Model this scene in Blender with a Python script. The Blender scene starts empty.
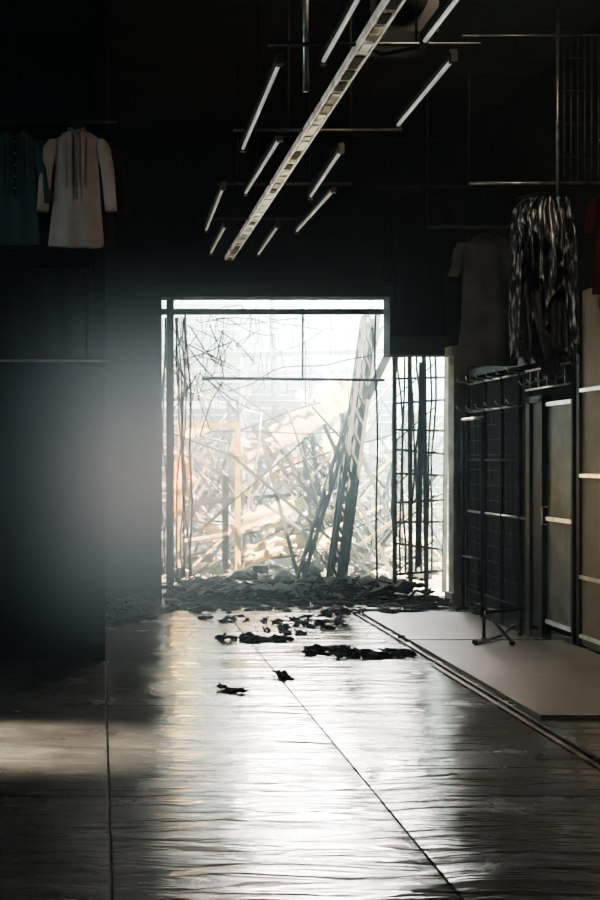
import bpy, bmesh, math, random
from mathutils import Vector, Matrix, noise
random.seed(7)
C = bpy.context.scene.collection
try:
    bpy.context.scene.view_settings.view_transform='AgX'
    bpy.context.scene.view_settings.look='AgX - High Contrast'
except Exception as e: print(e)

# ---------------------------------------------------------------- materials
def mat(name, col, col2=None, rough=0.6, metal=0.0, nscale=6.0, bump=0.0, bscale=30.0, stretch=(1,1,1), rvar=0.0, emis=None, estr=0.0, lo=0.35, hi=0.65, spec=0.5, trans=0.0):
    m = bpy.data.materials.new(name); m.use_nodes = True
    nt = m.node_tree; n = nt.nodes; l = nt.links
    b = n['Principled BSDF']
    b.inputs['Roughness'].default_value = rough
    b.inputs['Metallic'].default_value = metal
    b.inputs['Specular IOR Level'].default_value = spec
    tc = n.new('ShaderNodeTexCoord'); mp = n.new('ShaderNodeMapping')
    mp.inputs['Scale'].default_value = stretch
    l.new(tc.outputs['Object'], mp.inputs['Vector'])
    nz = n.new('ShaderNodeTexNoise'); nz.inputs['Scale'].default_value = nscale; nz.inputs['Detail'].default_value = 6
    l.new(mp.outputs[0], nz.inputs['Vector'])
    cr = n.new('ShaderNodeValToRGB')
    c2 = col2 or tuple(c*0.6 for c in col)
    cr.color_ramp.elements[0].position = lo; cr.color_ramp.elements[1].position = hi
    cr.color_ramp.elements[0].color = (*c2, 1); cr.color_ramp.elements[1].color = (*col, 1)
    l.new(nz.outputs['Fac'], cr.inputs[0]); l.new(cr.outputs[0], b.inputs['Base Color'])
    if rvar:
        mr = n.new('ShaderNodeMapRange'); mr.inputs['To Min'].default_value = max(0.03, rough-rvar); mr.inputs['To Max'].default_value = min(1, rough+rvar)
        mr.inputs['From Min'].default_value = .3; mr.inputs['From Max'].default_value = .7
        l.new(nz.outputs['Fac'], mr.inputs['Value']); l.new(mr.outputs[0], b.inputs['Roughness'])
    if bump:
        n2 = n.new('ShaderNodeTexNoise'); n2.inputs['Scale'].default_value = bscale; n2.inputs['Detail'].default_value = 4
        l.new(mp.outputs[0], n2.inputs['Vector'])
        bp = n.new('ShaderNodeBump'); bp.inputs['Strength'].default_value = bump; bp.inputs['Distance'].default_value = 0.02
        l.new(n2.outputs['Fac'], bp.inputs['Height']); l.new(bp.outputs[0], b.inputs['Normal'])
    if emis:
        b.inputs['Emission Color'].default_value = (*emis, 1); b.inputs['Emission Strength'].default_value = estr
    if trans:
        tr=n.new('ShaderNodeBsdfTranslucent'); l.new(cr.outputs[0],tr.inputs[0])
        mx=n.new('ShaderNodeMixShader'); mx.inputs[0].default_value=trans
        l.new(b.outputs[0],mx.inputs[1]); l.new(tr.outputs[0],mx.inputs[2]); l.new(mx.outputs[0],n['Material Output'].inputs[0])
    return m

M_char   = mat('charred_wall', (0.022,0.021,0.019),(0.01,0.01,0.01), rough=0.85, nscale=3, bump=.4, spec=.2)
M_ceil   = mat('soot_ceiling', (0.05,0.036,0.022),(0.015,0.012,0.01), rough=0.9, nscale=2)
M_panel  = mat('dark_sheet_panel', (0.014,0.014,0.013),(0.009,0.009,0.009), rough=0.9, nscale=2, spec=.08)
M_black  = mat('blackened_metal', (0.03,0.03,0.03),(0.012,0.012,0.012), rough=0.55, metal=.3)
M_steel  = mat('bare_steel', (0.45,0.44,0.4),(0.2,0.19,0.17), rough=0.35, metal=.8, nscale=12)
M_dsteel = mat('dull_steel', (0.12,0.115,0.1),(0.05,0.048,0.042), rough=0.5, metal=.6, nscale=12)
M_chrome = mat('chrome_tube', (0.85,0.85,0.83),(0.6,0.6,0.58), rough=0.3, metal=.7, nscale=10)
M_tube   = mat('frosted_glass_tube', (0.85,0.85,0.8),(0.6,0.6,0.55), rough=0.15, nscale=8, emis=(1,.97,.88), estr=0.22)  # tubes are unlit; slight emission stands in for light caught from the opening
M_tray   = mat('perforated_tray_metal', (0.5,0.48,0.42),(0.04,0.04,0.035), rough=0.3, metal=.5, nscale=9, lo=.45, hi=.55)
M_tredge = mat('emissive_tray_edge', (0.9,0.88,0.8),(0.15,0.14,0.12), rough=0.25, nscale=5, emis=(1,.95,.85), estr=0.18)  # emission paints in the edge highlights; the tray is no lamp
M_conc   = mat('plaster_post', (0.42,0.37,0.31),(0.2,0.17,0.14), rough=0.8, nscale=4, bump=.2)
M_beige  = mat('beige_partition', (0.38,0.28,0.2),(0.27,0.195,0.135), rough=0.6, nscale=2)
M_grey   = mat('grey_door_sheet', (0.3,0.28,0.24),(0.13,0.12,0.105), rough=0.5, nscale=3)
M_rust   = mat('burnt_steel', (0.15,0.14,0.12),(0.05,0.047,0.042), rough=0.7, metal=.2, nscale=5)
M_soot   = mat('sooted_steel', (0.06,0.068,0.07),(0.025,0.027,0.028), rough=0.7, nscale=5)
M_pale   = mat('ash_coated_steel', (0.32,0.36,0.35),(0.13,0.145,0.145), rough=0.7, nscale=5)
M_shut   = mat('faded_shutter', (0.24,0.34,0.35),(0.11,0.16,0.17), rough=0.6, nscale=1.5)
M_yel    = mat('yellow_painted_steel', (0.75,0.62,0.2),(0.4,0.32,0.1), rough=0.5, nscale=6)
M_ash    = mat('ash_debris', (0.5,0.48,0.42),(0.16,0.155,0.14), rough=0.9, nscale=3, bump=.5)
M_sheet  = mat('bent_translucent_roof_sheet', (0.92,0.84,0.54),(0.6,0.52,0.32), rough=0.5, nscale=2, trans=.35)
M_orange = mat('scorched_orange_sheet', (0.9,0.62,0.16),(0.75,0.45,0.12), rough=0.5, nscale=3, trans=.4)
M_dkdeb  = mat('wet_charred_debris', (0.02,0.019,0.018),(0.009,0.009,0.009), rough=0.85, nscale=9, bump=.8, spec=.1)
M_ground = mat('ashy_ground', (0.35,0.33,0.28),(0.09,0.09,0.08), rough=0.85, nscale=1.5, bump=.5)
M_tape   = mat('worn_yellow_tape', (0.26,0.18,0.08),(0.08,0.066,0.045), rough=0.45, nscale=9, lo=.45,hi=.62)
M_white  = mat('white_cotton', (0.36,0.30,0.27),(0.28,0.23,0.2), rough=0.9, nscale=5)
M_teal   = mat('teal_cotton', (0.025,0.065,0.068),(0.015,0.04,0.045), rough=0.9, nscale=5)
M_greyc  = mat('grey_cotton', (0.085,0.08,0.072),(0.045,0.042,0.039), rough=0.95, nscale=5, spec=.2)
M_blackc = mat('black_cotton', (0.012,0.012,0.012),(0.008,0.008,0.008), rough=0.95, spec=.1)
M_brownc = mat('brown_cotton', (0.03,0.022,0.018),(0.016,0.012,0.01), rough=0.95, spec=.1)
M_redc   = mat('red_cotton', (0.07,0.015,0.012),(0.035,0.009,0.008), rough=0.9, spec=.1)
M_patt   = mat('fine_patterned_cotton', (0.46,0.5,0.53),(0.015,0.016,0.017), rough=0.3, nscale=30, lo=.5, hi=.72, stretch=(1.6,1,.35))
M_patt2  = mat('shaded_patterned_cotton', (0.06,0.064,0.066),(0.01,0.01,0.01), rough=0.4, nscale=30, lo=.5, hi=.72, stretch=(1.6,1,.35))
M_trim   = mat('button_placket', (0.2,0.15,0.13),(0.1,0.08,0.07), rough=0.8)
M_board  = mat('fibreboard_step', (0.25,0.215,0.165),(0.15,0.13,0.1), rough=0.45, nscale=2.5, rvar=.1, bump=.25, bscale=8)

def floor_mat():
    m = bpy.data.materials.new('rippled_vinyl_floor'); m.use_nodes=True
    nt=m.node_tree;n=nt.nodes;l=nt.links;b=n['Principled BSDF']
    b.inputs['Specular IOR Level'].default_value=.7
    tc=n.new('ShaderNodeTexCoord')
    mp=n.new('ShaderNodeMapping'); mp.inputs['Scale'].default_value=(.8,4.0,1); l.new(tc.outputs['Object'],mp.inputs[0])
    rip=n.new('ShaderNodeTexNoise'); rip.inputs['Scale'].default_value=2.0; rip.inputs['Detail'].default_value=3; rip.inputs['Distortion'].default_value=.6
    l.new(mp.outputs[0],rip.inputs['Vector'])
    fine=n.new('ShaderNodeTexNoise'); fine.inputs['Scale'].default_value=2.2; fine.inputs['Detail'].default_value=8
    l.new(tc.outputs['Object'],fine.inputs['Vector'])
    bp=n.new('ShaderNodeBump'); bp.inputs['Strength'].default_value=.55; bp.inputs['Distance'].default_value=.03
    l.new(rip.outputs['Fac'],bp.inputs['Height']); l.new(bp.outputs[0],b.inputs['Normal'])
    cr=n.new('ShaderNodeValToRGB'); cr.color_ramp.elements[0].position=.35; cr.color_ramp.elements[1].position=.68
    cr.color_ramp.elements[0].color=(.045,.039,.032,1); cr.color_ramp.elements[1].color=(.15,.135,.11,1)
    l.new(fine.outputs['Fac'],cr.inputs[0]); l.new(cr.outputs[0],b.inputs['Base Color'])
    mr=n.new('ShaderNodeMapRange'); mr.inputs['From Min'].default_value=.32; mr.inputs['From Max'].default_value=.66
    mr.inputs['To Min'].default_value=.32; mr.inputs['To Max'].default_value=.1
    l.new(fine.outputs['Fac'],mr.inputs[0]); l.new(mr.outputs[0],b.inputs['Roughness'])
    return m
M_floor=floor_mat()

# ---------------------------------------------------------------- mesh builder
class B:
    def __init__(s,name): s.name=name; s.v=[]; s.f=[]; s.mi=[]; s.mats=[]; s.sm=[]
    def m(s,mt):
        if mt not in s.mats: s.mats.append(mt)
        return s.mats.index(mt)
    def add(s,vs,fs,mt,smooth=False):
        o=len(s.v); s.v+= [tuple(v) for v in vs]; k=s.m(mt)
        for f in fs: s.f.append([i+o for i in f]); s.mi.append(k); s.sm.append(smooth)
    def box(s,a,b,mt,rot=None,piv=None):
        x0,y0,z0=a;x1,y1,z1=b
        vs=[Vector(p) for p in [(x0,y0,z0),(x1,y0,z0),(x1,y1,z0),(x0,y1,z0),(x0,y0,z1),(x1,y0,z1),(x1,y1,z1),(x0,y1,z1)]]
        if rot is not None:
            c=Vector(piv) if piv else Vector(((x0+x1)/2,(y0+y1)/2,(z0+z1)/2))
            vs=[rot@(v-c)+c for v in vs]
        s.add(vs,[(0,3,2,1),(4,5,6,7),(0,1,5,4),(1,2,6,5),(2,3,7,6),(3,0,4,7)],mt)
    def tube(s,pts,r,mt,seg=8,r2=None):
        pts=[Vector(p) for p in pts]; n=len(pts); vs=[];fs=[]
        for i,p in enumerate(pts):
            d=(pts[min(i+1,n-1)]-pts[max(i-1,0)]).normalized()
            up=Vector((0,0,1)) if abs(d.z)<.9 else Vector((1,0,0))
            a=d.cross(up).normalized(); b=d.cross(a)
            rr=r if r2 is None else r+(r2-r)*i/(n-1)
            for k in range(seg):
                t=2*math.pi*k/seg; vs.append(p+a*math.cos(t)*rr+b*math.sin(t)*rr)
        for i in range(n-1):
            for k in range(seg):
                fs.append((i*seg+k,i*seg+(k+1)%seg,(i+1)*seg+(k+1)%seg,(i+1)*seg+k))
        fs.append(tuple(range(seg))[::-1]); fs.append(tuple((n-1)*seg+k for k in range(seg)))
        s.add(vs,fs,mt,True)
    def beam(s,p,q,w,h,mt):
        p=Vector(p);q=Vector(q);d=(q-p).normalized()
        up=Vector((0,1,0)) if abs(d.y)<.9 else Vector((0,0,1))
        a=d.cross(up).normalized()*w/2; b=d.cross(a).normalized()*h/2
        vs=[p-a-b,p+a-b,p+a+b,p-a+b,q-a-b,q+a-b,q+a+b,q-a+b]
        s.add(vs,[(0,3,2,1),(4,5,6,7),(0,1,5,4),(1,2,6,5),(2,3,7,6),(3,0,4,7)],mt)
    def rock(s,c,r,mt,sq=(1,1,1),seed=0,sub=2,amp=.5):
        bm=bmesh.new(); bmesh.ops.create_icosphere(bm,subdivisions=sub,radius=1)
        vs=[]
        for v in bm.verts:
            p=v.co.copy(); k=1+amp*noise.noise(p*1.8+Vector((seed*3.1,seed*1.7,seed)))*1.6+amp*.4*noise.noise(p*5+Vector((seed,0,0)))
            vs.append(Vector((p.x*sq[0],p.y*sq[1],p.z*sq[2]))*r*k+Vector(c))
        fs=[[v.index for v in f.verts] for f in bm.faces]; bm.free()
        s.add(vs,fs,mt)
    def sheet(s,c,w,h,rot,mt,nx=10,ny=8,amp=.06,seed=0,thick=.006,jag=.0):
        vs=[];fs=[]
        for side in (0,1):
            for j in range(ny+1):
                for i in range(nx+1):
                    u=i/nx-.5;v=j/ny-.5
                    z=noise.noise(Vector((u*3+seed*2.3,v*3,seed)))*amp*2+ .4*amp*math.sin(u*w*30)
                    jx=jag*noise.noise(Vector((v*9,seed,3)))*(abs(u)>.45); jy=jag*noise.noise(Vector((u*9,seed,7)))*(abs(v)>.45)
                    vs.append(rot@Vector((u*w+jx,v*h+jy,z+side*thick))+Vector(c))
        N=(nx+1)*(ny+1)
        for j in range(ny):
            for i in range(nx):
                a=j*(nx+1)+i; q=(a,a+1,a+nx+2,a+nx+1)
                fs.append(q[::-1]); fs.append(tuple(x+N for x in q))
        for i in range(nx):
            fs.append((i,i+1,i+1+N,i+N)); a=ny*(nx+1)+i; fs.append((a+1,a,a+N,a+1+N))
        for j in range(ny):
            a=j*(nx+1); fs.append((a+nx+1,a,a+N,a+nx+1+N)); a+=nx; fs.append((a,a+nx+1,a+nx+1+N,a+N))
        s.add(vs,fs,mt,True)
    def loft(s,rows,mt,nx=14,fold=.02,folds=5,seed=0,thick=.05,hem=0.0):
        vs=[];fs=[];n=nx*2; R=len(rows)
        for ri,(z,xl,xr,y) in enumerate(rows):
            for k in range(n):
                t=2*math.pi*k/n; cx=(xl+xr)/2; hw=(xr-xl)/2
                x=cx+hw*math.cos(t)
                e=math.sin(t)*thick*.5
                ph=(x-cx)/max(hw,.01)
                w=fold*math.sin(folds*ph*2+seed+z*2)*(.4+.6*abs(noise.noise(Vector((ph*2,z*3,seed)))*2))
                dz=hem*noise.noise(Vector((ph*3,seed,1.3)))*(ri/(R-1))**2
                vs.append((x,y+e+w,z+.01*noise.noise(Vector((x*9,z*9,seed)))+dz))
        for j in range(R-1):
            for k in range(n):
                fs.append((j*n+k,j*n+(k+1)%n,(j+1)*n+(k+1)%n,(j+1)*n+k))
        fs.append(tuple(range(n))); fs.append(tuple((R-1)*n+k for k in range(n))[::-1])
        s.add(vs,fs,mt,True)
    def done(s,parent=None):
        me=bpy.data.meshes.new(s.name); me.from_pydata(s.v,[],s.f); me.validate()
        for m in s.mats: me.materials.append(m)
        if len(me.polygons)==len(s.f):
            me.polygons.foreach_set('material_index',s.mi); me.polygons.foreach_set('use_smooth',s.sm)
        me.update()
        o=bpy.data.objects.new(s.name,me); C.objects.link(o)
        if parent: o.parent=parent
        return o
def interp_rows(keys,n=20):
    out=[]
    for i in range(n+1):
        t=i/n*(len(keys)-1); k=min(int(t),len(keys)-2); f=t-k
        out.append(tuple(a+(b-a)*f for a,b in zip(keys[k],keys[k+1])))
    return out

# ---------------------------------------------------------------- room shell
b=B('floor')
xs=[-4.0,-2.4,-1.16,0.04,1.24,2.47,4.0]; ys=[-2,1.4,3.4,5.37,7.35,9.4,11.3,13.3]
g=.006
for i in range(len(xs)-1):
    for j in range(len(ys)-1):
        x0,x1,y0,y1=xs[i]+g,xs[i+1]-g,ys[j]+g,ys[j+1]-g
        nx,ny=12,14; vs=[];fs=[]
        for q in range(ny+1):
            for p in range(nx+1):
                u=p/nx;v=q/ny
                e=min(u,1-u,v,1-v)
                z=0.004*noise.noise(Vector((x0+u*3,(y0+v*(y1-y0))*3,i)))*(e>0) - (.004 if e==0 else 0)
                vs.append((x0+(x1-x0)*u,y0+(y1-y0)*v,z))
        for q in range(ny):
            for p in range(nx):
                a=q*(nx+1)+p; fs.append((a,a+1,a+nx+2,a+nx+1))
        b.add(vs,fs,M_floor,True)
b.box((-4,-2,-.1),(4.15,13.3,-.012),M_black)
b.done()

b=B('ceiling'); b.box((-4.2,-2.4,5.0),(4.2,13.3,5.15),M_ceil)
for y in (2,4,6.3,8.6): b.box((-3.98,y,4.84),(3.8,y+.12,5.0),M_ceil)
b.done()
b=B('wall_back'); 
b.box((-4.2,13,0),(.67,13.3,5),M_char)
b.box((.67,13,3.27),(3.14,13.3,5),M_char)
b.box((3.14,13,2.64),(3.72,13.3,5),M_char)
b.box((3.72,13,2.64),(4.2,13.3,5),M_char)
b.box((3.9,13,0),(4.2,13.3,2.64),M_char)
b.done()
b=B('wall_right')
b.box((3.98,-2.2,0),(4.15,13,5),M_char); b.done()
b=B('wall_left')
b.box((-4.2,-2.2,0),(-4,5.2,5),M_char); b.box((-4.2,5.2,2.6),(-4,7.2,5),M_char); b.box((-4.2,7.2,0),(-4,13,5),M_char); b.done()
b=B('wall_front'); b.box((-4.2,-2.4,0),(4.15,-2.2,5),M_char); b.done()

# left stall block
b=B('market_stall')
b.box((-3.98,9.0,0),(0.04,9.06,2.2),M_panel)
b.box((-0.02,9.06,0),(0.04,12.98,4.98),M_char)
for x in (-2.6,-1.3,-.02): b.box((x-.02,8.98,0),(x+.02,9.0,2.2),M_panel)
b.box((-3.98,9.0,2.2),(0.04,9.9,2.24),M_panel)
b.box((-3.98,9.9,2.2),(-.02,9.96,4.98),M_char)
b.box((-3.98,9.0,3.05),(-.02,9.9,3.08),M_panel)
b.tube([(-3.9,8.96,2.24),(0.08,8.96,2.24)],.01,M_chrome)
b.box((-.04,8.96,2.2),(0.04,9.04,4.98),M_panel)
b.done()
# dark folded cloth draped over the shelf
b=B('draped_cloth')
b.loft(interp_rows([(3.0,-1.1,-.12,9.5),(2.7,-1.14,-.1,9.48),(2.26,-1.16,-.1,9.46)],14),M_brownc,nx=26,fold=.05,folds=8,seed=3,thick=.08)
b.tube([(-1.25,9.5,3.0),(-.06,9.5,3.0)],.02,M_black)
b.done()

# ---------------------------------------------------------------- garments
def hanger(b,x,y,z,w=.2,mt=M_black,railr=.015):
    b.tube([(x+.02,y,z+railr),(x+.012,y,z+railr+.018),(x-.012,y,z+railr+.015),(x-.02,y,z-.005),(x,y,z-.04),(x,y,z-.075)],.004,mt,6)
    b.tube([(x-w,y,z-.12),(x-.05,y,z-.08),(x,y,z-.07),(x+.05,y,z-.08),(x+w,y,z-.12)],.007,mt,6)
def shirt(name,x,y,ztop,w,h,m,trim=None,sleeve=.55,seed=1,flare=1.0):
    b=B(name); hw=w/2; z=ztop-.06
    hanger(b,x,y,ztop,hw*.8)
    b.loft(interp_rows([(z,x-.05,x+.05,y),(z-.03,x-hw*.55,x+hw*.55,y),(z-.08,x-hw*.92,x+hw*.92,y),(z-.25,x-hw*.8,x+hw*.8,y),(z-h*.6,x-hw*.88*flare,x+hw*.88*flare,y),(z-h*.97,x-hw*1.05*flare,x+hw*1.0*flare,y),(z-h,x-hw*1.05*flare,x+hw*.97*flare,y)],30),m,nx=18,fold=.016,folds=4,seed=seed,thick=.06)
    for sgn in (-1,1):
        xs_=x+sgn*hw*.88
        rows=[(z-.07,xs_-.03,xs_+.03,y),(z-.13,xs_-.055+sgn*.02,xs_+.05+sgn*.02,y-.01),(z-.3,xs_-.05+sgn*.05,xs_+.05+sgn*.05,y-.02),(z-.1-sleeve,xs_-.045+sgn*.075,xs_+.045+sgn*.075,y-.02)]
        b.loft(interp_rows(rows,16),m,nx=8,fold=.008,folds=2,seed=seed+sgn,thick=.05)
    b.tube([(x-.06,y+.01,z+.01),(x-.045,y-.035,z-.0),(x,y-.05,z-.045),(x+.045,y-.035,z-.0),(x+.06,y+.01,z+.01)],.012,trim or m,6)
    if trim:
        b.box((x-.008,y-.055,z-h*.6),(x+.008,y-.043,z-.05),trim)
        b.box((x-.075,y-.055,z-h*.5),(x-.068,y-.043,z-.07),trim); b.box((x+.068,y-.055,z-h*.5),(x+.075,y-.043,z-.07),trim)
        for k in range(5): b.rock((x,y-.058,z-.1-k*h*.1),.007,M_white,seed=k,sub=1,amp=0)
    return b.done()
b=B('clothes_rail'); b.tube([(-3.5,8.8,3.98),(0.12,8.8,3.98)],.012,M_black)
for x in (-2.6,-1.2,.06): b.tube([(x,8.8,3.98),(x,8.95,3.98)],.012,M_black,6); b.tube([(x,8.8,3.98),(x,8.8,5.0)],.006,M_black,6)
b.done()
shirt('hanging_white_shirt',-.17,8.8,3.98,.4,.86,M_white,M_trim,.5,1)
shirt('hanging_teal_shirt',-.62,8.8,3.98,.36,.84,M_teal,M_blackc,.45,3)
shirt('hanging_teal_shirt',-1.1,8.8,3.98,.38,.85,M_teal,M_blackc,.45,5)
shirt('hanging_brown_shirt',-.06,8.87,3.96,.36,.85,M_brownc,None,.5,6)

b=B('clothes_rail')
b.tube([(2.8,9.1,3.6),(3.95,9.1,3.6)],.013,M_steel)
b.tube([(3.47,9.1,3.5),(3.47,9.1,5.0)],.014,M_steel)
b.tube([(2.75,9.1,4.72),(3.98,9.1,4.72)],.008,M_steel)
b.tube([(2.8,9.1,3.6),(2.8,9.1,5.0)],.006,M_black,6)
b.tube([(2.7,9.9,3.42),(3.98,9.9,3.42)],.014,M_black)
b.tube([(2.7,9.9,3.42),(2.7,9.9,5.0)],.006,M_black,6)
b.done()
b=B('window_grille')
for k in range(9): b.tube([(3.52+k*.052,9.1,3.6),(3.52+k*.052,9.1,4.72)],.007,M_dsteel,6)
for k in range(4): b.tube([(3.47,9.1,3.8+k*.25),(3.95,9.1,3.8+k*.25)],.006,M_black,6)
b.done()

# long patterned shawl draped over a hanger
b=B('hanging_patterned_shawl')
x,y,zt=3.36,9.1,3.6; hanger(b,x,y,zt,.2)
b.loft(interp_rows([(3.49,3.22,3.52,y),(3.42,3.14,3.57,y),(3.3,3.12,3.6,y-.01),(3.12,3.13,3.6,y),(2.98,3.14,3.6,y)],26),M_patt,nx=34,fold=.08,folds=9,seed=1,thick=.07,hem=.7)
b.loft(interp_rows([(3.2,3.12,3.22,y-.02),(2.9,3.1,3.19,y-.03),(2.6,3.1,3.17,y-.02),(2.27,3.11,3.16,y-.02)],24),M_patt,nx=12,fold=.03,folds=3,seed=2,thick=.05,hem=.1)
b.loft(interp_rows([(3.2,3.42,3.6,y-.02),(2.9,3.5,3.61,y-.03),(2.6,3.53,3.62,y-.02),(2.36,3.56,3.63,y-.02)],24),M_patt,nx=12,fold=.03,folds=3,seed=5,thick=.05,hem=.2)
b.loft(interp_rows([(3.18,3.15,3.58,y+.04),(2.8,3.14,3.58,y+.04),(2.4,3.15,3.58,y+.04)],20),M_patt2,nx=24,fold=.08,folds=7,seed=7,thick=.05,hem=.5)
b.done()
shirt('hanging_grey_dress',3.2,9.9,3.42,.5,1.08,M_greyc,None,.25,9)
shirt('hanging_red_shirt',3.84,9.02,3.6,.26,.8,M_redc,None,.25,4)
shirt('hanging_black_coat',2.9,10.9,3.98,.5,1.3,M_blackc,None,.7,11)
b=B('clothes_rail'); b.tube([(2.4,10.9,3.98),(3.98,10.9,3.98)],.014,M_black); b.tube([(2.45,10.9,3.98),(2.45,10.9,5)],.006,M_black,6); b.done()
b=B('hanging_bag')
b.loft(interp_rows([(3.98,3.68,3.92,8.7),(3.93,3.64,3.95,8.7),(3.72,3.62,3.93,8.7),(3.66,3.7,3.88,8.7)],8),M_brownc,nx=10,fold=.03,folds=6,thick=.12)
b.tube([(3.7,8.7,3.96),(3.74,8.7,4.12),(3.82,8.7,4.13),(3.88,8.7,3.96)],.008,M_white,6)
b.tube([(3.78,8.7,4.13),(3.78,8.7,5.0)],.004,M_black,6)
b.tube([(3.6,8.65,3.8),(3.75,8.6,3.93),(3.95,8.62,3.9)],.012,M_white,6)
b.done()

# ---------------------------------------------------------------- right stall front
X=3.85
b=B('display_rack')
for y in (12.55,12.0,11.5,11.0,10.75): b.tube([(X,y,0.0),(X,y,2.35)],.018,M_black)
for z,mt in ((2.29,M_chrome),(2.0,M_chrome),(.97,M_chrome),(.15,M_black),(1.5,M_black)):
    b.tube([(X,10.74,z),(X,12.55,z)],.013,mt)
for k in range(14):
    y=10.8+k*.125; b.tube([(X+.02,y,.15),(X+.02,y,2.0)],.004,M_dsteel,5)
for k in range(12): b.tube([(X+.02,10.74,.2+k*.15),(X+.02,12.55,.2+k*.15)],.003,M_dsteel,5)
for k in range(6):
    y=10.85+k*.3
    for z in (2.29,2.0): b.tube([(X,y,z),(X-.16,y,z+.01),(X-.18,y,z+.05)],.008,M_chrome,6)
b.tube([(X-.25,11.9,.02),(X-.25,11.9,1.9)],.018,M_black); b.tube([(X-.25,11.3,.02),(X-.25,11.3,1.9)],.018,M_black)
b.tube([(X-.25,11.3,1.9),(X-.25,11.9,1.9)],.018,M_chrome); b.tube([(X-.25,11.3,.55),(X-.25,11.9,.55)],.012,M_black)
b.done()
b=B('coat_hooks_bar')
b.tube([(X-.05,9.7,2.29),(X-.05,10.7,2.29)],.012,M_chrome); b.tube([(X-.05,9.7,2.12),(X-.05,10.7,2.12)],.012,M_chrome)
for k in range(5):
    yy=9.8+k*.2; b.tube([(X-.05,yy,2.29),(X-.05,yy,2.12)],.008,M_chrome,6); b.tube([(X-.05,yy,2.2),(X-.13,yy,2.16),(X-.15,yy,2.2)],.007,M_chrome,6)
b.done()
b=B('door_1')
b.box((X-.05,10.62,0),(X+.03,10.72,2.05),M_black)
b.box((X-.05,10.32,0),(X+.03,10.38,2.05),M_black)
b.box((X-.03,10.38,0.04),(X,10.62,2.0),M_black)
b.box((X-.05,10.32,2.0),(X+.03,10.72,2.06),M_black)
b.done()
b=B('door_2')
b.box((X-.01,9.74,.1),(X+.02,10.3,1.96),M_grey)
b.box((X-.03,9.70,0),(X+.03,9.74,2.0),M_black)
for z in (1.96,.98,.1): b.box((X-.03,9.72,z),(X-.0,10.3,z+.035),M_chrome)
b.tube([(X-.03,10.24,.95),(X-.08,10.24,.95),(X-.08,10.24,1.1),(X-.03,10.24,1.1)],.008,M_chrome,6)
b.done()
b=B('partition_panel')
b.box((X,2.0,0.02),(X+.04,9.6,2.85),M_beige)
for y in (9.62,8.4,7.2,6.0): b.box((X-.02,y-.03,0),(X+.05,y+.03,2.85),M_black)
for z in (.55,1.36,2.04,.08): b.box((X-.02,2.0,z),(X,9.6,z+.03),M_chrome)
b.done()
b=B('fascia_board'); b.box((X+.02,2.0,2.86),(X+.1,12.9,3.4),M_char); b.box((X,9.68,2.36),(X+.06,12.5,2.44),M_black); b.done()

b=B('plaster_post')
b.box((3.72,12.62,0.03),(3.88,12.82,2.66),M_conc); b.box((3.69,12.59,0.0),(3.91,12.85,.1),M_conc); b.box((3.69,12.59,2.6),(3.91,12.85,2.7),M_conc); b.done()

b=B('step_board')
b.box((2.55,6.95,0),(3.8,9.85,.022),M_board)
b.box((2.485,6.0,0),(2.50,12.3,.008),M_dsteel)
b.box((2.55,9.92,0),(3.6,11.7,.018),M_board)
b.done()
b=B('floor_marking_tape')
b.box((2.42,5.0,.004),(2.45,8.8,.006),M_tape)
b.done()

b=B('display_stand_base')
b.tube([(3.12,9.75,.035),(3.12,9.75,.24),(3.14,9.78,.26),(3.5,10.0,.26)],.013,M_black)
b.tube([(3.0,9.6,.035),(3.3,9.9,.045),(3.5,10.15,.1)],.013,M_steel)
b.tube([(3.5,10.0,.26),(3.52,10.02,.04)],.013,M_black)
b.tube([(3.28,9.55,.05),(3.2,9.8,.2)],.012,M_black)
for p in ((3.0,9.6),(3.52,10.05),(3.12,9.75),(3.28,9.55)): b.rock((p[0],p[1],.045),.025,M_black,sub=1,amp=0)
b.done()

# ---------------------------------------------------------------- suspended fluorescent grid
par=bpy.data.objects.new('suspended_light_frame',None); C.objects.link(par)
Z=3.6
b=B('frame')
for y,x0,x1 in ((10.6,.86,1.88),(9.26,.9,1.95),(7.75,.86,1.95),(6.15,.86,1.95),(4.9,.86,1.95)):
    b.tube([(x0,y,Z+.03),(x1,y,Z+.03)],.011,M_dsteel)
    b.tube([(1.22,y,Z+.03),(1.22,y,5.0)],.007,M_black,6)
    b.tube([(1.62,y,Z+.03),(1.62,y,5.0)],.007,M_black,6)
b.tube([(1.2,7.0,3.65),(1.2,7.0,5)],.02,M_steel)
b.done(par)
b=B('cable_tray')
b.box((1.315,4.5,Z+.0),(1.39,12.6,Z+.012),M_tray)
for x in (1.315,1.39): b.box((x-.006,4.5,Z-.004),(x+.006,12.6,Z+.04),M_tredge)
y=4.55
while y<12.6:
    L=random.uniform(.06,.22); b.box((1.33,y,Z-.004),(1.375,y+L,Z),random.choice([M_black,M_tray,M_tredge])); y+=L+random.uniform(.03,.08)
b.done(par)
b=B('tubes')
def ft(x,y0,y1,dx=0,dz=0):
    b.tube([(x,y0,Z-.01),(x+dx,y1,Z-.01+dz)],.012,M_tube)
    b.beam((x,y0,Z+.025),(x+dx,y1,Z+.025+dz),.04,.03,M_black)
    for y,t in ((y0,0),(y1,1)): b.box((x+dx*t-.018,y-.02,Z-.03+dz*t),(x+dx*t+.018,y+.02,Z+.02+dz*t),M_black)
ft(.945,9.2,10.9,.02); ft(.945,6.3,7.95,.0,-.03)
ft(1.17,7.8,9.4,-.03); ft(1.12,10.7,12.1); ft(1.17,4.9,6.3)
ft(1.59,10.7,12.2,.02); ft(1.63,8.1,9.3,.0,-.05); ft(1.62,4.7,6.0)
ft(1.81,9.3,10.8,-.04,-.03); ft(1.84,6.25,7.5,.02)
b.done(par)
b=B('hanging_loudspeaker')
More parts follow.
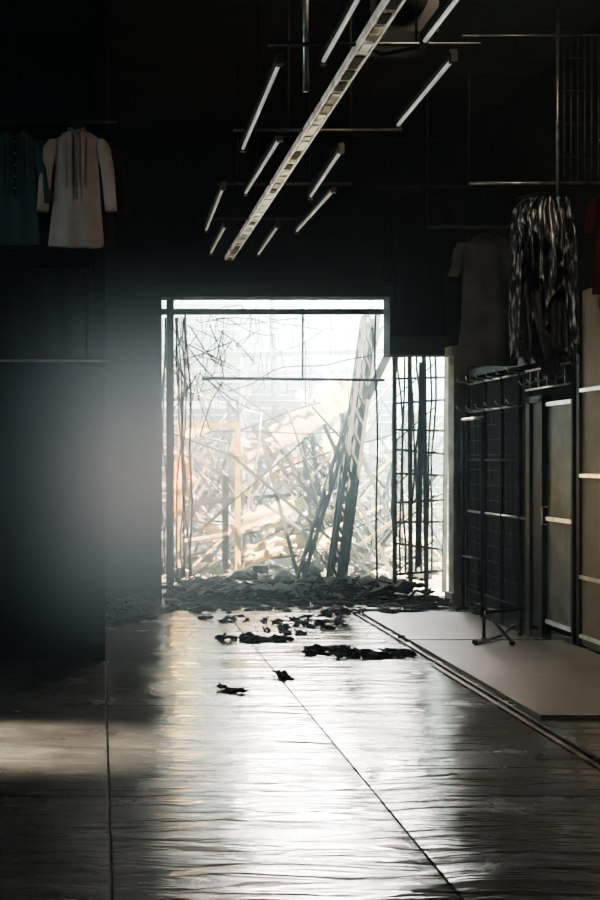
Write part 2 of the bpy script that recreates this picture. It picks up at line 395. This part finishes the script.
b.box((1.42,6.3,3.75),(1.78,6.7,4.2),M_black); b.tube([(1.6,6.28,3.93),(1.6,6.3,3.93)],.12,M_blackc,20); b.tube([(1.6,6.27,4.1),(1.6,6.3,4.1)],.05,M_blackc,16)
b.tube([(1.6,6.5,4.2),(1.6,6.5,5)],.02,M_black); b.tube([(1.45,6.5,4.1),(1.42,6.5,3.75),(1.5,6.4,3.66),(1.7,6.4,3.7)],.01,M_black)
b.done()

# ---------------------------------------------------------------- debris on the aisle floor
def heap(cx,cy,w,d,h,n,seed,mt=M_dkdeb):
    random.seed(seed); b=B('charred_debris_clump')
    for k in range(n):
        x=cx+random.uniform(-.5,.5)*w; y=cy+random.uniform(-.5,.5)*d
        r=random.uniform(.5,1)*h
        if k%3==2: b.sheet((x,y,r*.5+.01),random.uniform(.06,.18),random.uniform(.05,.1),Matrix.Rotation(random.random()*6,3,'Z')@Matrix.Rotation(random.uniform(-.3,.3),3,'X'),mt,6,5,.015,seed=k+seed,jag=.05)
        else: b.rock((x,y,r*.35),r,mt,(random.uniform(.9,2.0),random.uniform(.7,1.3),.5),seed=k+seed*7)
    return b.done()
heap(2.0,10.9,.5,.3,.03,12,1)
heap(1.22,10.0,.65,.25,.04,22,2)
heap(1.75,9.35,.3,.2,.05,12,3)
heap(2.1,9.2,.6,.25,.05,24,4)
heap(1.18,8.3,.22,.08,.008,6,5)
heap(.9,7.8,.4,.15,.005,6,6)
heap(2.6,11.7,1.2,.4,.035,18,8)
heap(.95,11.9,.7,.4,.03,14,9)
heap(.3,11.9,.4,1.7,.09,36,10)  # added dark heap standing in for the stall's side shade on the floor
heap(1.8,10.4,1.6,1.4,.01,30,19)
heap(1.6,11.3,1.4,.5,.022,30,29)

random.seed(21)
b=B('rubble_bank')
for k in range(480):
    x=random.uniform(.72,3.65); y=random.uniform(11.9,14.2); h=max(0,.18-.14*abs(y-13.5))
    b.rock((x,y,h*random.random()),random.uniform(.02,.055),M_dkdeb,(random.uniform(.8,2.4),random.uniform(.8,1.5),.5),seed=k,sub=1)
for k in range(90):
    x=random.uniform(.95,3.45); y=random.uniform(12.4,14.2); a=random.random()*3.14; L=random.uniform(.12,.45)
    dz=random.uniform(-.04,.06)
    b.beam((x-math.cos(a)*L/2,y-math.sin(a)*L/2,.09-dz),(x+math.cos(a)*L/2,y+math.sin(a)*L/2,.1+dz),random.uniform(.01,.025),.012,M_dkdeb)
for k in range(4): b.tube([(2.2+k*.22,12.9,.02),(2.35+k*.2,12.85,.2+.1*random.random()),(2.5+k*.19,12.9,.06)],.009,M_dkdeb,5)
b.sheet((2.15,13.4,.07),2.5,1.4,Matrix.Rotation(0,3,'X'),M_dkdeb,30,16,.07,seed=4)
b.done()

# ---------------------------------------------------------------- burnt shop beyond
b=B('burnt_ground'); 
vs=[];fs=[];nx,ny=40,60
for j in range(ny+1):
    for i in range(nx+1):
        x=-6+i*.5; y=13.3+j*.6; vs.append((x,y,.12*noise.noise(Vector((x,y,0)))-.06 if j else -.03))
for j in range(ny):
    for i in range(nx): a=j*(nx+1)+i; fs.append((a,a+1,a+nx+2,a+nx+1))
b.add(vs,fs,M_ground,True); b.done()

def wob(p,q,n,amp,seed):
    p=Vector(p);q=Vector(q); out=[]
    for i in range(n+1):
        t=i/n; v=p.lerp(q,t); k=math.sin(t*math.pi)
        out.append(v+Vector((noise.noise(Vector((t*3,seed,0.5))),noise.noise(Vector((t*3,seed,5.5))),noise.noise(Vector((t*3,seed,9.5)))))*amp*2*k)
    return out

b=B('burnt_door_frame')
b.box((.74,13.32,0),(.82,13.42,3.3),M_soot)
b.box((.6,13.32,3.12),(3.3,13.4,3.18),M_soot)
b.tube([(1.15,13.5,2.42),(3.2,13.5,2.4)],.018,M_soot)
b.tube([(2.28,13.5,3.15),(2.28,13.5,2.42)],.012,M_soot)
b.tube(wob((.95,13.4,3.15),(1.0,13.4,.1),10,.05,3),.012,M_soot)
b.tube(wob((3.1,13.5,3.15),(3.12,13.5,.1),10,.03,4),.012,M_soot)
b.done()
random.seed(15)
b=B('tangled_scaffold_rods')
for k in range(34):
    x=random.uniform(.78,1.5); z=random.uniform(2.35,3.1)
    a=random.choice([-.5,-.9,-1.2,-1.9,-2.3,-2.7])+random.uniform(-.15,.15); L=random.uniform(.35,.8)
    q=(max(.74,min(1.75,x+math.cos(a)*L)),13.5+random.random()*.5,z+math.sin(a)*L)
    p=Vector((x,13.45+random.random()*.3,z)); q=Vector(q); m_=p.lerp(q,random.uniform(.4,.7))+Vector((random.uniform(-.04,.04),0,random.uniform(-.04,.04)))
    r=random.uniform(.004,.009)
    b.tube([p,m_],r,M_soot,5); b.tube([m_,q],r,M_soot,5)
for k in range(26):
    x=random.uniform(.8,3.1); b.tube(wob((x,13.5,3.12),(x+random.uniform(-.1,.15),13.5,3.12-random.uniform(.15,1.1)),6,.04,k+50.3),.004,M_soot,5)
for k in range(8):
    x=random.uniform(.72,1.0); b.tube(wob((x,13.5,3.1),(x+random.uniform(-.05,.1),13.5,.2),12,.06,k+80.3),.009,M_soot,5)
for k in range(5):
    x=random.uniform(.9,2.); b.tube(wob((x,13.6,3.1),(x+random.uniform(.6,1.4),13.8,3.0),12,.25,k+90.3),.006,M_soot,5)
b.tube(wob((1.5,14,2.3),(3.1,13.7,2.7),14,.1,61.3),.008,M_soot,5)
b.done()

def truss(b,p,q,w,r,mt,n=10):
    p=Vector(p);q=Vector(q); d=(q-p).normalized(); a=d.cross(Vector((0,1,0))).normalized()*w/2
    c=d.cross(a).normalized()*w/2
    L=[(p+s*a+t*c,q+s*a+t*c) for s in (-1,1) for t in (-1,1)]
    for u,v in L: b.beam(u,v,r,r,mt)
    for i in range(n):
        t0=i/n;t1=(i+1)/n
        b.beam(L[0][0].lerp(L[0][1],t0),L[2][0].lerp(L[2][1],t1),r*.6,r*.6,mt)
        b.beam(L[2][0].lerp(L[2][1],t0),L[0][0].lerp(L[0][1],t1),r*.6,r*.6,mt)
        b.beam(L[1][0].lerp(L[1][1],t0),L[3][0].lerp(L[3][1],t1),r*.6,r*.6,mt)
b=B('collapsed_roof_truss')
truss(b,(2.72,13.9,.0),(3.36,14.9,3.3),.16,.045,M_soot,14)
b.beam((2.78,13.95,.0),(3.36,14.9,3.2),.09,.04,M_soot)
truss(b,(2.35,14.1,.1),(3.55,15.3,3.2),.07,.03,M_soot,12)
b.beam((2.9,14.3,1.3),(3.5,15,2.1),.03,.03,M_soot)
b.beam((3.2,14.5,2.2),(3.7,14.3,3.3),.09,.04,M_soot)
b.done()
random.seed(9)
b=B('scaffold_lattice')
for x in (3.34,3.52,3.7,3.9):
    b.beam((x,13.6,0),(x+random.uniform(-.05,.05),13.6,3.2),.045,.035,M_soot)
for k in range(11):
    z=.25+k*.27; b.beam((3.32,13.6,z+random.uniform(-.05,.05)),(3.92,13.6,z+random.uniform(-.05,.05)),.026,.018,M_soot)
for k in range(5): b.beam((3.34,13.62,.2+k*.5),(3.8,13.62,.6+k*.5),.014,.012,M_soot)
for k in range(8): b.tube(wob((3.33+.07*k,13.7,2.9),(3.38+.06*k,13.75,.2),8,.05,k+133.3),.012,M_soot,6)
b.beam((3.58,13.5,.3),(3.62,13.5,2.6),.06,.02,M_soot)
b.done()
b=B('yellow_post_frame')
b.box((1.69,15,0),(1.76,15.07,1.98),M_yel); b.box((.95,15,1.9),(1.69,15.05,1.96),M_yel); b.box((.97,15,0),(1.02,15.05,1.9),M_yel)
b.beam((1.0,15.05,.9),(1.7,15.05,1.0),.03,.03,M_soot)
b.box((1.54,15.1,0),(1.62,15.15,1.3),M_soot)
b.done()
random.seed(12)
b=B('burnt_shop_frame')
for x in (1.2,2.6,4.0,5.4,6.8):
    for y in (17.5,20.5,24):
        b.beam((x,y,0),(x+random.uniform(-.15,.15),y,4.6),.07,.07,M_pale)
for y in (17.5,20.5,24):
    for z in (3.0,4.5): b.beam((.8,y,z),(7,y,z+random.uniform(-.2,.2)),.06,.08,M_pale)
for x in (1.2,4.0,6.8): b.beam((x,17.5,4.5),(x,24,4.5),.06,.06,M_pale)
for k in range(40): b.beam((1.3+k*.08,20.5,2.6),(1.3+k*.08,20.5,4.3),.012,.012,M_pale)
for k in range(12): b.beam((1.3,20.52,2.6+k*.14),(4.5,20.52,2.6+k*.14),.01,.01,M_pale)
b.done()
b=B('roller_shutter')
for (x0,x1,zt,zb) in ((.6,2.45,4.2,0),(2.55,3.9,4.0,0),(4.0,5.2,3.0,0),(5.3,6.6,2.4,0)):
    z=zb
    while z<zt:
        if random.random()>.08:
            b.box((x0,21.0,z),(x1,21.03,z+.1),M_shut,rot=Matrix.Rotation(random.uniform(-.03,.03),3,'Y')@Matrix.Rotation(.3,3,'X'))
        z+=.115
b.done()
b=B('collapsed_sheets_and_beams')
R=Matrix.Rotation
for k in range(44):
    y=random.uniform(16,20.4); sc=y/13; x=random.uniform(.8,3.4)*sc; z=random.uniform(.1,.6)*sc*(1 if x/sc<2.4 else .6)
    b.sheet((x,y,z),random.uniform(.4,1.5),random.uniform(.12,.35),R(random.uniform(-.8,.8),3,'Y')@R(random.uniform(.3,1.3),3,'X')@R(random.uniform(-.5,.5),3,'Z'),random.choice([M_sheet,M_shut,M_pale,M_soot,M_shut]),10,5,.03,seed=k,jag=.1)
b.sheet((2.6,15.9,1.95),1.9,.42,R(-.5,3,'Y')@R(.9,3,'X'),M_sheet,24,7,.05,seed=77,jag=.25)
b.sheet((2.95,16.4,1.6),1.6,.3,R(-.55,3,'Y')@R(.9,3,'X'),M_sheet,20,6,.05,seed=87,jag=.2)
b.sheet((3.9,18.5,2.7),1.8,.3,R(-.3,3,'Y')@R(.8,3,'X'),M_sheet,20,6,.05,seed=78,jag=.15)
b.sheet((2.0,15.2,.75),1.3,.26,R(-.35,3,'Y')@R(.9,3,'X'),M_sheet,14,6,.05,seed=79,jag=.15)
b.sheet((2.4,14.9,.45),1.3,.2,R(-.2,3,'Y')@R(.9,3,'X'),M_sheet,14,6,.05,seed=80,jag=.15)
b.sheet((1.2,15.4,1.85),.4,.16,R(-.4,3,'Y')@R(.9,3,'X'),M_sheet,10,5,.03,seed=81,jag=.1)
b.sheet((1.0,15.3,1.15),.14,.75,R(1.3,3,'X'),M_orange,6,10,.03,seed=82,jag=.08)
b.sheet((1.12,15.6,1.4),.12,.5,R(1.2,3,'X')@R(.3,3,'Z'),M_orange,6,10,.03,seed=83,jag=.08)
for k in range(260):
    y=random.uniform(14.6,20.6); sc=y/13; x=random.uniform(.8,3.6)*sc; z=random.uniform(.0,1.1 if k%3 else 1.9)*sc
    a=random.uniform(-1.3,1.3)+(1.57 if k%4==0 else 0); L=random.uniform(.5,2.3)
    p=Vector((x,y,z)); d=Vector((math.cos(a),random.uniform(-.4,.4),math.sin(a)))*L/2
    if p.z<abs(d.z): p.z=abs(d.z)
    m_=random.choice([M_soot,M_soot,M_soot,M_rust,M_pale,M_pale,M_sheet])
    if k%3: b.beam(p-d,p+d,random.uniform(.012,.05),.025,m_)
    else: b.tube(wob(p-d,p+d,4,.04,k+.4),random.uniform(.008,.018),m_,5)
for k in range(9):
    p=Vector((random.uniform(1.3,4),random.uniform(15.0,17),random.uniform(0,.3))); a=random.uniform(-1.1,1.1)+1.57
    truss(b,p,p+Vector((math.cos(a)*2.1,.5,math.sin(a)*2.1)),.14,.028,M_soot,9)
for k in range(160):
    y=random.uniform(14.2,20); sc=y/13
    b.rock((random.uniform(.7,3.7)*sc,y,random.uniform(.0,.2)),random.uniform(.04,.12),random.choice([M_ash,M_rust,M_rust,M_soot]),(1.3,1,.7),seed=k,sub=1)
b.done()
b=B('wall_burnt_shop'); b.box((-.1,13.3,0),(.45,19,3.0),M_char); b.box((5.9,13.3,0),(6.1,17,3.0),M_conc); b.done()

# ---------------------------------------------------------------- smoke haze
def vol(name,dens,col,aniso):
    m=bpy.data.materials.new(name); m.use_nodes=True; n=m.node_tree.nodes; n.clear()
    o=n.new('ShaderNodeOutputMaterial'); v=n.new('ShaderNodeVolumeScatter')
    v.inputs['Density'].default_value=dens; v.inputs['Anisotropy'].default_value=aniso; v.inputs['Color'].default_value=(*col,1)
    m.node_tree.links.new(v.outputs[0],o.inputs['Volume']); return m
b=B('smoke_haze'); b.box((-3.95,-2.1,.0),(3.97,12.98,4.95),vol('thin_smoke',.008,(.68,.95,1),.6)); b.done()
b=B('smoke_haze'); b.box((.68,13.31,.0),(7.5,26,4.95),vol('shop_smoke',.06,(.62,.96,1),.5)); b.done()
m=vol('drifting_smoke',.1,(.62,.92,1),.6); nt=m.node_tree; n=nt.nodes; l=nt.links
tc=n.new('ShaderNodeTexCoord'); gr=n.new('ShaderNodeTexGradient'); gr.gradient_type='SPHERICAL'
mu=n.new('ShaderNodeMath'); mu.operation='POWER'; mu.inputs[1].default_value=1.7
mm=n.new('ShaderNodeMath'); mm.operation='MULTIPLY'; mm.inputs[1].default_value=.72
l.new(tc.outputs['Object'],gr.inputs[0]); l.new(gr.outputs['Fac'],mu.inputs[0]); l.new(mu.outputs[0],mm.inputs[0])
l.new(mm.outputs[0],[x for x in n if x.type=='VOLUME_SCATTER'][0].inputs['Density'])
b=B('smoke_puff'); b.rock((0,0,0),1.0,m,seed=3,sub=4,amp=0); o=b.done(); o.location=(.22,7.6,1.45); o.scale=(1.75,2.1,1.43)

# ---------------------------------------------------------------- light
w=bpy.data.worlds.new('World'); bpy.context.scene.world=w; w.use_nodes=True
n=w.node_tree.nodes; bg=n['Background']; bg.inputs[0].default_value=(.6,.9,1.0,1); bg.inputs[1].default_value=5.5

def light(name,kind,loc,target,energy,col,**kw):
    d=bpy.data.lights.new(name,kind); d.energy=energy; d.color=col
    for k,v in kw.items(): setattr(d,k,v)
    o=bpy.data.objects.new(name,d); C.objects.link(o); o.location=loc
    o.rotation_euler=(Vector(target)-Vector(loc)).to_track_quat('-Z','Y').to_euler(); return o
light('sun','SUN',(7,14,12),(2.5,17.5,0),70,(1,.9,.6),angle=.01)
light('added_daylight_lamp','AREA',(3.9,19.9,4.4),(0.2,8.0,1.3),1700,(.97,1,.98),size=2.8)  # added area lamp beyond the opening to light the smoke, not a skylight
light('added_warm_point','POINT',(1.05,15.0,1.3),(0,0,0),35,(1,.72,.3),shadow_soft_size=.15)  # added warm point lamp beside the orange sheets; no embers are built
light('aisle_doorway_spot','SPOT',(-3.9,6.3,2.4),(-.6,6.3,0),5500,(1,.95,.87),spot_size=.32,spot_blend=.7,shadow_soft_size=.1)
light('added_aisle_fill','AREA',(2.2,6.0,4.7),(3.6,8.6,.3),70,(1,.82,.62),size=.6)  # unseen area lamp added to warm the right panels and floor

# ---------------------------------------------------------------- camera
cd=bpy.data.cameras.new('camera'); cam=bpy.data.objects.new('camera',cd); C.objects.link(cam)
cam.location=(0,0,1.5); cam.rotation_euler=(math.radians(90),0,0)
cd.sensor_fit='VERTICAL'; cd.sensor_height=36; cd.sensor_width=24; cd.lens=48
cd.shift_x=200/900; cd.shift_y=10/900; cd.clip_end=200
bpy.context.scene.camera=cam
